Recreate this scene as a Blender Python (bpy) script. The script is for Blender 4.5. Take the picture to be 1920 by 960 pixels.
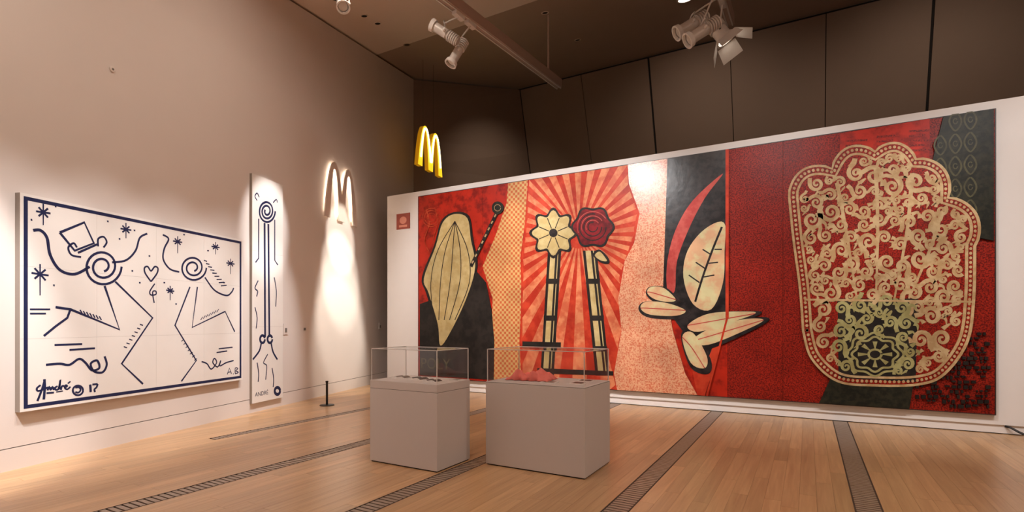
import bpy, math, random
from mathutils import Vector, Matrix

random.seed(7)
for o in list(bpy.data.objects):
    bpy.data.objects.remove(o)
scene = bpy.context.scene
COL = scene.collection

# ------------------------------------------------------------------ camera
F, CX, HY, EYE = 980.0, 960.0, 605.0, 1.5
YAW = math.atan2(555.0, 980.0)
cd = bpy.data.cameras.new('camera')
cam = bpy.data.objects.new('camera', cd)
COL.objects.link(cam)
cam.location = (0, 0, EYE)
cam.rotation_euler = (math.pi / 2, 0, YAW)
cd.sensor_width = 36.0
cd.lens = F / 1920 * 36.0
cd.shift_y = (HY - 480.0) / 1920.0
cd.clip_end = 200
scene.camera = cam

# ------------------------------------------------------------------ world, exposure, lights
w = bpy.data.worlds.new('world')
scene.world = w
w.use_nodes = True
w.node_tree.nodes['Background'].inputs[0].default_value = (1.0, 0.8, 0.65, 1)
w.node_tree.nodes['Background'].inputs[1].default_value = 0.02
vs = scene.view_settings
vs.view_transform = 'Standard'
vs.look = 'None'
vs.gamma = 1.0
vs.use_curve_mapping = False
vs.exposure = 0.0

SPOT_COL = (1.0, 0.97, 0.96)
WARM_COL = (1.0, 0.84, 0.70)


def spot(name, loc, target, watts, deg, blend=0.6, radius=0.06, color=SPOT_COL, parent=None):
    d = bpy.data.lights.new(name, 'SPOT')
    d.energy = watts
    d.color = color
    d.spot_size = math.radians(deg)
    d.spot_blend = blend
    d.shadow_soft_size = radius
    o = bpy.data.objects.new(name, d)
    COL.objects.link(o)
    o.location = loc
    o.rotation_euler = (Vector(target) - Vector(loc)).to_track_quat('-Z', 'Y').to_euler()
    if parent:
        o.parent = parent
    return o


def disc(name, loc, watts, size, color=WARM_COL, rot=(0, 0, 0)):
    d = bpy.data.lights.new(name, 'AREA')
    d.shape = 'DISK'
    d.size = size
    d.energy = watts
    d.color = color
    o = bpy.data.objects.new(name, d)
    COL.objects.link(o)
    o.location = loc
    o.rotation_euler = rot
    return o


# spotlights of the gallery tracks that hang outside the picture
spot('mural_spotlight', (-6.6, 4.6, 6.2), (-6.0, 9.3, 2.0), 720, 62, 0.7)
spot('mural_spotlight', (-3.86, 4.35, 5.62), (-3.6, 9.3, 2.2), 1100, 62, 0.7)
spot('mural_spotlight', (-0.6, 4.5, 6.0), (-0.4, 9.3, 2.0), 600, 62, 0.7)
spot('mural_spotlight', (2.6, 4.5, 6.0), (2.6, 9.3, 2.0), 560, 62, 0.7)
for k in range(4):
    spot('painting_spotlight', (-4.45 - 0.2 * k, 2.3 + 0.95 * k, 5.7), (-7.08 - 0.29 * k, 2.25 + 0.95 * k, 0.95), 470, 39, 0.85)
spot('panel_spotlight', (-5.5, 6.7, 6.2), (-8.17, 5.75, 3.15), 950, 19, 0.6)
spot('panel_spotlight', (-5.5, 6.7, 6.2), (-8.17, 5.75, 1.35), 800, 24, 0.7)
spot('wall_spotlight', (-4.2, 0.5, 5.8), (-6.66, 0.86, 2.1), 1800, 38, 0.45)
# warm fill discs added under the ceiling to raise the general light
for lx, ly, lk in ((-5.2, 1.2, 1), (-2.6, 3.2, 1), (0.6, 3.6, 1), (4.2, 4.6, 2.6), (0.0, -2.5, 1), (5.0, 1.0, 1), (-5.3, 5.0, 1.2)):
    disc('hall_fill', (lx, ly, 7.53 + 0.206 * (ly - 6.48) - 0.06), 45 * lk, 0.4)
# added spots brightening the walls behind the partition; middle one beside the ceiling lamp
for lx, ly in ((-6.4, 12.4), (-2.4, 12.1), (2.6, 12.1)):
    spot('aisle_fill', (lx, ly, 7.53 + 0.206 * (ly - 6.48) - 0.12), (lx, 16.6, 5.0) if lx > -6 else (-8.9, 14.9, 5.0), 190, 120 if lx > -6 else 80, 1.0, 0.1, WARM_COL)


# ------------------------------------------------------------------ measuring helpers
CA, SA = math.cos(YAW), math.sin(YAW)
EYEV = Vector((0, 0, EYE))


def ray(u, v):
    x = (u - CX) / F
    return Vector((x * CA - SA, x * SA + CA, (HY - v) / F))


def hit(u, v, p, n):
    d = ray(u, v)
    n = Vector(n)
    return EYEV + d * ((Vector(p) - EYEV).dot(n) / d.dot(n))


# ------------------------------------------------------------------ materials
def lin(c):
    return tuple((x / 255 / 12.92) if x / 255 <= 0.04045 else ((x / 255 + 0.055) / 1.055) ** 2.4 for x in c)


MATS = {}


def mat(name, color, rough=0.6, metal=0.0, spec=0.5, emit=None, emit_s=0.0, var=0.06, vscale=6.0, bump=0.0,
        bscale=80.0, coat=0.0):
    if name in MATS:
        return MATS[name]
    m = bpy.data.materials.new(name)
    m.use_nodes = True
    nt = m.node_tree
    b = nt.nodes['Principled BSDF']
    c = lin(color)
    tc = nt.nodes.new('ShaderNodeTexCoord')
    nz = nt.nodes.new('ShaderNodeTexNoise')
    nz.inputs['Scale'].default_value = vscale
    nz.inputs['Detail'].default_value = 4
    nt.links.new(tc.outputs['Object'], nz.inputs['Vector'])
    mx = nt.nodes.new('ShaderNodeMix')
    mx.data_type = 'RGBA'
    mx.inputs[6].default_value = tuple(x * (1 - var) for x in c) + (1,)
    mx.inputs[7].default_value = tuple(min(1, x * (1 + var)) for x in c) + (1,)
    nt.links.new(nz.outputs['Fac'], mx.inputs[0])
    nt.links.new(mx.outputs[2], b.inputs['Base Color'])
    b.inputs['Roughness'].default_value = rough
    b.inputs['Metallic'].default_value = metal
    b.inputs['Specular IOR Level'].default_value = spec
    if coat:
        b.inputs['Coat Weight'].default_value = coat
        b.inputs['Coat Roughness'].default_value = 0.15
    if emit:
        b.inputs['Emission Color'].default_value = lin(emit) + (1,)
        b.inputs['Emission Strength'].default_value = emit_s
    if bump:
        n2 = nt.nodes.new('ShaderNodeTexNoise')
        n2.inputs['Scale'].default_value = bscale
        nt.links.new(tc.outputs['Object'], n2.inputs['Vector'])
        bp = nt.nodes.new('ShaderNodeBump')
        bp.inputs['Strength'].default_value = bump
        bp.inputs['Distance'].default_value = 0.01
        nt.links.new(n2.outputs['Fac'], bp.inputs['Height'])
        nt.links.new(bp.outputs['Normal'], b.inputs['Normal'])
    MATS[name] = m
    return m


def print_mat(name, ca, cb, scale=24.0, mode='stipple', cc=None, rough=0.42, amount=0.5, spec=0.16):
    """printed paper: two inks in a stipple, weave, or grime pattern"""
    ca, cb = tuple(x * 0.89 for x in ca), tuple(x * 0.89 for x in cb)
    m = bpy.data.materials.new(name)
    m.use_nodes = True
    nt = m.node_tree
    b = nt.nodes['Principled BSDF']
    tc = nt.nodes.new('ShaderNodeTexCoord')
    ramp = nt.nodes.new('ShaderNodeValToRGB')
    lo, hi = amount - 0.08, amount + 0.08
    ramp.color_ramp.elements[0].position = lo
    ramp.color_ramp.elements[1].position = hi
    ramp.color_ramp.elements[0].color = lin(ca) + (1,)
    ramp.color_ramp.elements[1].color = lin(cb) + (1,)
    if mode == 'weave':
        mp = nt.nodes.new('ShaderNodeMapping')
        mp.inputs['Scale'].default_value = (scale, scale, scale)
        nt.links.new(tc.outputs['Object'], mp.inputs['Vector'])
        sx = nt.nodes.new('ShaderNodeSeparateXYZ')
        nt.links.new(mp.outputs['Vector'], sx.inputs[0])
        outs = []
        for ax in (0, 2):
            s = nt.nodes.new('ShaderNodeMath')
            s.operation = 'SINE'
            nt.links.new(sx.outputs[ax], s.inputs[0])
            outs.append(s)
        mu = nt.nodes.new('ShaderNodeMath')
        mu.operation = 'MULTIPLY'
        nt.links.new(outs[0].outputs[0], mu.inputs[0])
        nt.links.new(outs[1].outputs[0], mu.inputs[1])
        ad = nt.nodes.new('ShaderNodeMath')
        ad.operation = 'MULTIPLY_ADD'
        ad.inputs[1].default_value = 0.5
        ad.inputs[2].default_value = 0.5
        nt.links.new(mu.outputs[0], ad.inputs[0])
        fac = ad.outputs[0]
    else:
        nz = nt.nodes.new('ShaderNodeTexNoise')
        nz.inputs['Scale'].default_value = scale
        nz.inputs['Detail'].default_value = 3 if mode == 'stipple' else 8
        nz.inputs['Roughness'].default_value = 0.6
        nt.links.new(tc.outputs['Object'], nz.inputs['Vector'])
        fac = nz.outputs['Fac']
    nt.links.new(fac, ramp.inputs[0])
    # uneven fading of the ink over the sheet
    n2 = nt.nodes.new('ShaderNodeTexNoise')
    n2.inputs['Scale'].default_value = 1.7
    n2.inputs['Detail'].default_value = 7
    nt.links.new(tc.outputs['Object'], n2.inputs['Vector'])
    mr = nt.nodes.new('ShaderNodeMapRange')
    mr.inputs['From Min'].default_value = 0.3
    mr.inputs['From Max'].default_value = 0.7
    mr.inputs['To Min'].default_value = 0.78
    mr.inputs['To Max'].default_value = 1.16
    nt.links.new(n2.outputs['Fac'], mr.inputs['Value'])
    hs = nt.nodes.new('ShaderNodeHueSaturation')
    nt.links.new(mr.outputs[0], hs.inputs['Value'])
    nt.links.new(ramp.outputs[0], hs.inputs['Color'])
    nt.links.new(hs.outputs[0], b.inputs['Base Color'])
    b.inputs['Roughness'].default_value = rough
    b.inputs['Specular IOR Level'].default_value = spec
    # slightly buckled paper
    n3 = nt.nodes.new('ShaderNodeTexNoise')
    n3.inputs['Scale'].default_value = 9
    n3.inputs['Detail'].default_value = 6
    nt.links.new(tc.outputs['Object'], n3.inputs['Vector'])
    bp = nt.nodes.new('ShaderNodeBump')
    bp.inputs['Strength'].default_value = 0.25
    bp.inputs['Distance'].default_value = 0.01
    nt.links.new(n3.outputs['Fac'], bp.inputs['Height'])
    nt.links.new(bp.outputs['Normal'], b.inputs['Normal'])
    return m


def wood_mat(name, per_object):
    m = bpy.data.materials.new(name)
    m.use_nodes = True
    nt = m.node_tree
    b = nt.nodes['Principled BSDF']
    g = nt.nodes.new('ShaderNodeNewGeometry')
    rnd = None
    if per_object:
        oi = nt.nodes.new('ShaderNodeObjectInfo')
        rnd = oi.outputs['Random']
    else:
        rnd = g.outputs['Random Per Island']
    off = nt.nodes.new('ShaderNodeMath')
    off.operation = 'MULTIPLY'
    off.inputs[1].default_value = 37.0
    nt.links.new(rnd, off.inputs[0])
    cmb = nt.nodes.new('ShaderNodeCombineXYZ')
    nt.links.new(off.outputs[0], cmb.inputs[2])
    add = nt.nodes.new('ShaderNodeVectorMath')
    add.operation = 'ADD'
    nt.links.new(g.outputs['Position'], add.inputs[0])
    nt.links.new(cmb.outputs[0], add.inputs[1])
    mp = nt.nodes.new('ShaderNodeMapping')
    mp.inputs['Scale'].default_value = (26, 1.3, 1)
    nt.links.new(add.outputs[0], mp.inputs['Vector'])
    nz = nt.nodes.new('ShaderNodeTexNoise')
    nz.inputs['Scale'].default_value = 1.0
    nz.inputs['Detail'].default_value = 5
    nz.inputs['Distortion'].default_value = 0.6
    nt.links.new(mp.outputs[0], nz.inputs['Vector'])
    ramp = nt.nodes.new('ShaderNodeValToRGB')
    ramp.color_ramp.elements[0].position = 0.25
    ramp.color_ramp.elements[1].position = 0.75
    ramp.color_ramp.elements[0].color = lin((178, 136, 98)) + (1,)
    ramp.color_ramp.elements[1].color = lin((206, 167, 124)) + (1,)
    nt.links.new(nz.outputs['Fac'], ramp.inputs[0])
    mr = nt.nodes.new('ShaderNodeMapRange')
    mr.inputs['To Min'].default_value = 0.87
    mr.inputs['To Max'].default_value = 1.10
    nt.links.new(rnd, mr.inputs['Value'])
    hs = nt.nodes.new('ShaderNodeHueSaturation')
    nt.links.new(mr.outputs[0], hs.inputs['Value'])
    nt.links.new(ramp.outputs[0], hs.inputs['Color'])
    nt.links.new(hs.outputs[0], b.inputs['Base Color'])
    b.inputs['Roughness'].default_value = 0.3
    b.inputs['Specular IOR Level'].default_value = 0.5
    return m


def acrylic_mat():
    m = bpy.data.materials.new('clear_acrylic')
    m.use_nodes = True
    nt = m.node_tree
    nt.nodes.remove(nt.nodes['Principled BSDF'])
    out = nt.nodes['Material Output']
    tr = nt.nodes.new('ShaderNodeBsdfTransparent')
    tr.inputs[0].default_value = (0.98, 0.978, 0.976, 1)
    gl = nt.nodes.new('ShaderNodeBsdfGlossy')
    gl.inputs['Roughness'].default_value = 0.02
    lw = nt.nodes.new('ShaderNodeLayerWeight')
    lw.inputs[0].default_value = 0.5
    pw = nt.nodes.new('ShaderNodeMath')
    pw.operation = 'POWER'
    pw.inputs[1].default_value = 5.0
    nt.links.new(lw.outputs['Facing'], pw.inputs[0])
    fr = nt.nodes.new('ShaderNodeMath')
    fr.operation = 'MULTIPLY_ADD'
    fr.inputs[1].default_value = 0.5
    fr.inputs[2].default_value = 0.025
    nt.links.new(pw.outputs[0], fr.inputs[0])
    mx = nt.nodes.new('ShaderNodeMixShader')
    nt.links.new(fr.outputs[0], mx.inputs[0])
    nt.links.new(tr.outputs[0], mx.inputs[1])
    nt.links.new(gl.outputs[0], mx.inputs[2])
    nt.links.new(mx.outputs[0], out.inputs[0])
    return m


M_WALL = mat('white_wall_paint', (226, 220, 216), 0.75, var=0.02, bump=0.04)
M_LEFT = mat('left_wall_paint', (222, 212, 206), 0.75, var=0.02, vscale=2, bump=0.04)
M_CEIL = mat('ceiling_paint', (224, 206, 192), 0.8, var=0.03, vscale=2)
M_DARK = mat('brown_wall', (140, 118, 102), 0.8, var=0.04, vscale=2)  # brown tone, darker than the other walls
M_SEAM = mat('dark_seam', (34, 28, 24), 0.9)
M_GROOVE = mat('shadow_gap_board', (120, 112, 106), 0.9)
M_SUB = mat('subfloor', (110, 74, 48), 0.8)
M_GRTRAY = mat('grille_tray', (70, 54, 44), 0.8)
M_SLAT = mat('grille_slat', (164, 144, 128), 0.45, metal=0.3)
M_PLINTH = mat('plinth_paint', (214, 206, 203), 0.6, var=0.015)
M_ACR = acrylic_mat()
M_ACREDGE = mat('acrylic_edge', (225, 222, 220), 0.2)
M_METAL = mat('lamp_grey_metal', (218, 212, 206), 0.35, metal=0.2)
M_WHITEM = mat('lamp_white_enamel', (236, 232, 228), 0.35)
M_BLACK = mat('black_metal', (22, 20, 20), 0.4)
M_NAVY = mat('navy_paint', (20, 33, 72), 0.45, var=0.25, vscale=14)
M_CANVAS = mat('primed_canvas', (232, 226, 220), 0.6, var=0.03, vscale=5)
M_CANVAS_E = mat('canvas_edge', (150, 138, 128), 0.7)
M_BEAM = mat('track_beam_paint', (178, 156, 144), 0.5)
M_LED = mat('lamp_lens', (255, 244, 230), 0.3, emit=(255, 240, 220), emit_s=6.0)
M_WOODO = wood_mat('oak_board', True)
M_WOODS = wood_mat('oak_board_far', False)


# ------------------------------------------------------------------ mesh helpers
class MB:
    def __init__(self):
        self.v, self.f = [], []

    def quad(self, a, b, c, d):
        i = len(self.v)
        self.v += [tuple(a), tuple(b), tuple(c), tuple(d)]
        self.f.append((i, i + 1, i + 2, i + 3))

    def poly(self, pts):
        i = len(self.v)
        self.v += [tuple(p) for p in pts]
        self.f.append(tuple(range(i, i + len(pts))))

    def box(self, x0, x1, y0, y1, z0, z1):
        i = len(self.v)
        for z in (z0, z1):
            self.v += [(x0, y0, z), (x1, y0, z), (x1, y1, z), (x0, y1, z)]
        for f in ((3, 2, 1, 0), (4, 5, 6, 7), (0, 1, 5, 4), (1, 2, 6, 5), (2, 3, 7, 6), (3, 0, 4, 7)):
            self.f.append(tuple(i + k for k in f))

    def prism(self, pts, y0, y1):
        """outline in (x, z), extruded from y0 (front) to y1 (back)"""
        i, n = len(self.v), len(pts)
        self.v += [(p[0], y0, p[1]) for p in pts] + [(p[0], y1, p[1]) for p in pts]
        area = sum(pts[k][0] * pts[(k + 1) % n][1] - pts[(k + 1) % n][0] * pts[k][1] for k in range(n))
        front, back = list(range(n)), list(range(2 * n - 1, n - 1, -1))
        if area < 0:
            front, back = front[::-1], back[::-1]
        self.f.append(tuple(i + k for k in front))
        self.f.append(tuple(i + k for k in back))
        for k in range(n):
            a, b = k, (k + 1) % n
            q = (a, a + n, b + n, b) if area > 0 else (a, b, b + n, a + n)
            self.f.append(tuple(i + t for t in q))

    def lathe(self, p0, d, prof, n=20, cap=True):
        d = Vector(d).normalized()
        p0 = Vector(p0)
        a = d.orthogonal().normalized()
        b = d.cross(a)
        i = len(self.v)
        for s, r in prof:
            for k in range(n):
                t = 2 * math.pi * k / n
                self.v.append(tuple(p0 + d * s + (a * math.cos(t) + b * math.sin(t)) * r))
        for j in range(len(prof) - 1):
            for k in range(n):
                k2 = (k + 1) % n
                self.f.append((i + j * n + k, i + j * n + k2, i + (j + 1) * n + k2, i + (j + 1) * n + k))
        if cap:
            self.f.append(tuple(i + k for k in reversed(range(n))))
            self.f.append(tuple(i + (len(prof) - 1) * n + k for k in range(n)))

    def tube(self, pts, r, n=8):
        pts = [Vector(p) for p in pts]
        i = len(self.v)
        for k, p in enumerate(pts):
            t = (pts[min(k + 1, len(pts) - 1)] - pts[max(k - 1, 0)]).normalized()
            up = Vector((0, 0, 1)) if abs(t.z) < 0.95 else Vector((0, 1, 0))
            a = t.cross(up).normalized()
            b = t.cross(a)
            for q in range(n):
                th = 2 * math.pi * q / n
                self.v.append(tuple(p + (a * math.cos(th) + b * math.sin(th)) * r))
        for j in range(len(pts) - 1):
            for q in range(n):
                q2 = (q + 1) % n
                self.f.append((i + j * n + q, i + j * n + q2, i + (j + 1) * n + q2, i + (j + 1) * n + q))
        self.f.append(tuple(i + q for q in reversed(range(n))))
        self.f.append(tuple(i + (len(pts) - 1) * n + q for q in range(n)))

    def stroke(self, pts, wid, y, taper=(1, 1)):
        """flat painted line in the (x, z) plane at depth y"""
        pts = [q for k, q in enumerate(pts) if k == 0 or math.hypot(q[0] - pts[k - 1][0], q[1] - pts[k - 1][1]) > 1e-4]
        n = len(pts)
        if n < 2:
            return
        L, R = [], []
        for k, p in enumerate(pts):
            q0, q1 = pts[max(k - 1, 0)], pts[min(k + 1, n - 1)]
            dx, dz = q1[0] - q0[0], q1[1] - q0[1]
            l = math.hypot(dx, dz) or 1e-6
            nx, nz = -dz / l, dx / l
            t = k / (n - 1)
            wk = wid * 0.5 * (taper[0] + (1 - abs(2 * t - 1)) * (1 - min(taper)) if taper != (1, 1) and False else
                              taper[0] + (taper[1] - taper[0]) * t)
            L.append((p[0] + nx * wk, y, p[1] + nz * wk))
            R.append((p[0] - nx * wk, y, p[1] - nz * wk))
        i = len(self.v)
        self.zc = getattr(self, 'zc', 0) + 1
        e = 0.00004 * (self.zc % 14)
        self.v += [(a[0], a[1] - e, a[2]) for a in L] + [(a[0], a[1] - e, a[2]) for a in R]
        for k in range(n - 1):
            self.f.append((i + k, i + n + k, i + n + k + 1, i + k + 1))

    def build(self, name, material, parent=None, smooth=False, loc=None, rotz=0.0):
        me = bpy.data.meshes.new(name)
        me.from_pydata(self.v, [], self.f)
        me.update()
        me.materials.append(material)
        if smooth:
            for p in me.polygons:
                p.use_smooth = True
            me.set_sharp_from_angle(angle=math.radians(40))
        o = bpy.data.objects.new(name, me)
        COL.objects.link(o)
        if parent:
            o.parent = parent
        if loc is not None:
            o.location = loc
        o.rotation_euler.z = rotz
        return o


def tag(o, label, cat, group=None):
    o['label'] = label
    o['category'] = cat
    if group:
        o['group'] = group
    return o


def struct(o):
    o['kind'] = 'structure'
    return o


def thing(name, label, cat, loc=(0, 0, 0), rotz=0.0, group=None):
    o = bpy.data.objects.new(name, None)
    COL.objects.link(o)
    o.empty_display_size = 0.1
    o.location = loc
    o.rotation_euler.z = rotz
    return tag(o, label, cat, group)


def smooth_line(pts, k=6, closed=False):
    """Catmull-Rom through the points"""
    n = len(pts)
    out = []
    rng = range(n) if closed else range(n - 1)
    for i in rng:
        g = (lambda j: pts[j % n]) if closed else (lambda j: pts[max(0, min(n - 1, j))])
        p0, p1, p2, p3 = g(i - 1), g(i), g(i + 1), g(i + 2)
        for s in range(k):
            t = s / k
            out.append(tuple(0.5 * ((2 * p1[c]) + (-p0[c] + p2[c]) * t + (2 * p0[c] - 5 * p1[c] + 4 * p2[c] - p3[c]) * t * t
                                    + (-p0[c] + 3 * p1[c] - 3 * p2[c] + p3[c]) * t ** 3) for c in (0, 1)))
    if not closed:
        out.append(tuple(pts[-1]))
    return out


def inside(p, poly):
    x, y = p
    r = False
    n = len(poly)
    for i in range(n):
        x1, y1 = poly[i]
        x2, y2 = poly[(i + 1) % n]
        if (y1 > y) != (y2 > y) and x < (x2 - x1) * (y - y1) / (y2 - y1) + x1:
            r = not r
    return r


def edge_dist(p, poly):
    best = 1e9
    n = len(poly)
    for i in range(n):
        ax, ay = poly[i]
        bx, by = poly[(i + 1) % n]
        dx, dy = bx - ax, by - ay
        l2 = dx * dx + dy * dy or 1e-9
        t = max(0, min(1, ((p[0] - ax) * dx + (p[1] - ay) * dy) / l2))
        best = min(best, math.hypot(p[0] - ax - t * dx, p[1] - ay - t * dy))
    return best


# ================================================================== THE SETTING
TN = 0.305
LW0 = Vector((-7.0, 2.0, 0))                       # a point on the left wall's foot
LWD = Vector((-TN, 1, 0)).normalized()             # along the wall, away from the viewer
LWN = Vector((1, TN, 0)).normalized()              # out of the wall, into the room
LROT = math.atan2(LWD.y, LWD.x)
WALL_Y = 9.35
WALL_H = 4.5


def ceil_z(y):
    return 7.53 + 0.206 * (y - 6.48)


def lw_pt(s, z=0.0, out=0.0):
    p = LW0 + LWD * s + LWN * out
    return Vector((p.x, p.y, z))


def lw_s(u, v):
    """distance along the left wall and height of a point seen on it"""
    p = hit(u, v, LW0, LWN)
    return (p - LW0).dot(LWD), p.z


# --- floor: slab, boards one by one, grilles between the bays
mb = MB()
mb.box(-11, 9, -7, 19, -0.3, -0.022)
floor = struct(mb.build('floor', M_SUB))

unit = MB()
unit.box(-0.5, 0.5, -0.5, 0.5, -1, 0)
unit_o = unit.build('board', M_WOODO)
unit_me = unit_o.data
bpy.data.objects.remove(unit_o)

GW = 0.2
GRILLES = [(-6.68, 0.15, 3.97, 10.5), (-4.835, GW, 0.2, 10.5), (-3.095, GW, 0.2, 10.5), (-1.335, GW, 0.2, 10.5),
           (0.425, GW, 0.2, 10.5)]
bays = [(-10.6, -6.755), (-6.605, -4.935), (-4.735, -3.195), (-2.995, -1.435), (-1.235, 0.325), (0.525, 4.6)]
boards = []
PW = 0.13
for x0, x1 in bays:
    n = max(1, round((x1 - x0) / PW))
    pw = (x1 - x0) / n
    for i in range(n):
        xc = x0 + (i + 0.5) * pw
        y = 0.6 - random.random() * 1.6
        while y < 10.4:
            L = random.uniform(1.1, 2.3)
            y1 = min(y + L, 10.5)
            wall_x = LW0.x - TN * (y1 - LW0.y)
            if xc > LW0.x - TN * (max(y1, 0) - LW0.y) - 0.1 or xc > wall_x - 0.1:
                boards.append((xc, (y + y1) / 2, pw, y1 - y))
            y = y1
# the fourth side of the short grille is closed by a board in line with it
boards.append((-6.68, 2.6, 0.15, 2.7))


def seen_size(b):
    x, y, pw, L = b
    cxm, cym = x * CA + y * SA, -x * SA + y * CA
    if cym < 2.5:
        return 0
    u = CX + F * cxm / cym
    v = HY + F * EYE / cym
    if u < -80 or u > 2000 or v > 1040:
        return 0
    return pw * L / cym ** 3


boards.sort(key=seen_size, reverse=True)
for b in boards[:300]:
    o = bpy.data.objects.new('board', unit_me)
    COL.objects.link(o)
    o.parent = floor
    o.location = (b[0], b[1], 0)
    o.scale = (b[2] - 0.0012, b[3] - 0.0012, 0.022)
mb = MB()
for b in boards[300:]:
    mb.box(b[0] - b[2] / 2 + 0.0006, b[0] + b[2] / 2 - 0.0006, b[1] - b[3] / 2 + 0.0006, b[1] + b[3] / 2 - 0.0006,
           -0.022, 0)
far = mb.build('far_boards', M_WOODS, floor)
far['kind'] = 'stuff'

# --- left wall with its baseboard and shadow gap
S0, S1 = -9.0, (Vector((-10.0, 11.84, 0)) - LW0).dot(LWD)
p = MB()
i = 0
zt0 = ceil_z((LW0 + LWD * S0).y) - 0.05
zt1 = ceil_z((LW0 + LWD * S1).y) - 0.05
p.prism([(S0, 0.232), (S1, 0.232), (S1, zt1), (S0, zt0)], 0, 0.3)
wall_left = struct(p.build('wall_left', M_LEFT, loc=LW0, rotz=LROT))
p = MB()
p.box(S0, S1, 0.0, 0.05, 0.0, 0.222)
struct(p.build('baseboard_left', M_LEFT, loc=LW0, rotz=LROT))
p = MB()
p.box(S0, S1, 0.012, 0.05, 0.222, 0.232)
p.build('groove_backing', M_GROOVE, wall_left)

# --- the partition that carries the mural
p = MB()
p.box(-8.70, 7.0, WALL_Y, WALL_Y + 0.35, 0.125, WALL_H)
wall_mural = struct(p.build('wall_back', M_WALL))
p = MB()
p.box(-8.69, 7.0, WALL_Y + 0.025, WALL_Y + 0.33, 0.012, 0.125)
struct(p.build('baseboard_back', M_WALL))
p = MB()
p.box(-8.68, 7.0, WALL_Y + 0.04, WALL_Y + 0.32, 0.0, 0.012)
p.build('floor_joint', M_SEAM, wall_mural)

# --- oblique wall behind the partition and the overhanging panelled wall
BT = (-8.39, 15.37)
LEAN = 0.36


def back_y(z):
    return 15.37 + LEAN * (9.36 - z)


p = MB()
N = 10
for k in range(N):
    za, zb = k / N, (k + 1) / N

    def ptA(t):
        return (-10.0, 11.84, t * 8.58)

    def ptB(t):
        z = t * 9.31
        return (-8.42 - 0.035 * (9.36 - z), back_y(z), z)
    p.quad(ptA(za), ptB(za), ptB(zb), ptA(zb))
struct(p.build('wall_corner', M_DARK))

p = MB()
p.quad((-8.75, back_y(0) + 0.06, 0), (9, back_y(0) + 0.06, 0), (9, back_y(9.36) + 0.06, 9.36), (-8.75, back_y(9.36) + 0.06, 9.36))
wall_far = struct(p.build('wall_far', M_SEAM))
edges = [-8.42, -6.22, -4.1, -1.87, 0.40, 2.56, 4.7, 6.85, 9.0]
wide = {-8.42, -4.1, 2.56, 6.85}
for a, b in zip(edges[:-1], edges[1:]):
    ga = 0.03 if a in wide else 0.010
    gb = 0.03 if b in wide else 0.010
    p = MB()
    za, zb = 0.0, 9.30
    sk = 0.035 * 9.36
    v0 = [(a + ga - (sk if a == -8.42 else 0), back_y(za), za), (b - gb, back_y(za), za), (b - gb, back_y(zb), zb), (a + ga, back_y(zb), zb)]
    p.quad(*v0)
    bk = [(x, y + 0.05, z) for x, y, z in v0]
    p.quad(*bk[::-1])
    for k in range(4):
        p.quad(v0[k], bk[k], bk[(k + 1) % 4], v0[(k + 1) % 4])
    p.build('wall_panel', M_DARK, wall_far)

# --- ceiling: pale bay in front, brown bay over the partition and behind it
p = MB()


def slab(y0, y1, x0=-11.0, x1=9.0, t=0.2):
    z0, z1 = ceil_z(y0), ceil_z(y1)
    q = [(x0, y0, z0), (x1, y0, z0), (x1, y1, z1), (x0, y1, z1)]
    p.quad(*q[::-1])
    up = [(a, b, c + t) for a, b, c in q]
    p.quad(*up)
    for k in range(4):
        p.quad(q[k], q[(k + 1) % 4], up[(k + 1) % 4], up[k])


slab(-7, 9.7)
ceiling = struct(p.build('ceiling', M_CEIL))
p = MB()
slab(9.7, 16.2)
p.build('rear_bay', mat('rear_bay_brown', (172, 150, 134), 0.8, var=0.03, vscale=2), ceiling)  # browner and darker than the front bay

# --- walls outside the picture that close the hall
p = MB()
p.box(-11, 9, -7.3, -7, 0, ceil_z(-7))
struct(p.build('wall_front', M_WALL))
p = MB()
p.box(9, 9.3, -7, 19, 0, 9.6)
struct(p.build('wall_right', M_WALL))

# --- floor grilles, slat by slat
GL = ['short narrow dark floor grille nearest the left wall, starting mid-floor',
      'long floor grille running to the left of the smaller plinth',
      'floor grille passing between the two white display plinths',
      'floor grille in the middle, right of the wider plinth',
      'rightmost floor grille, under the right half of the mural']
slat_cache = {}
for (gx, gw, y0, y1), lab in zip(GRILLES, GL):
    g = thing('floor_grille', lab, 'floor grille', (gx, y0, 0), 0, 'floor grilles')
    L = y1 - y0
    t = MB()
    t.box(-gw / 2, gw / 2, 0, L, -0.022, -0.017)
    t.build('tray', M_GRTRAY, g)
    for s in (-1, 1):
        r = MB()
        r.box(s * gw / 2 - (0.012 if s > 0 else 0), s * gw / 2 + (0.012 if s < 0 else 0), 0, L, -0.017, 0.001)
        r.build('rail', M_GRTRAY, g)
    if gw not in slat_cache:
        s = MB()
        s.box(-gw / 2 + 0.013, gw / 2 - 0.013, -0.0195, 0.0195, -0.012, -0.001)
        so = s.build('slat', M_SLAT)
        slat_cache[gw] = so.data
        bpy.data.objects.remove(so)
    ys = max(0.03, (1.2 - y0))
    k = 0
    while ys < L - 0.02 and k < 290:
        if y0 + ys < 9.6:
            o = bpy.data.objects.new('slat', slat_cache[gw])
            COL.objects.link(o)
            o.parent = g
            o.location = (0, ys, 0)
        ys += 0.055
        k += 1


# ================================================================== THE MURAL (a plain stand-in design)
MX0, MX1, MZ0, MZ1 = -7.70, 2.18, 0.27, 4.36
MD = 0.06
mural = thing('mural', 'huge red and cream printed mural with sunburst and ornate emblem on the white partition', 'mural',
              (MX0, WALL_Y - 0.003, MZ0))


def mp(u, v):
    q = hit(u, v, (0, WALL_Y - MD, 0), (0, 1, 0))
    return (min(max(q.x - MX0, 0.0), MX1 - MX0), min(max(q.z - MZ0, 0.0), MZ1 - MZ0))


def mps(pts):
    return [mp(*q) for q in pts]


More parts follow.
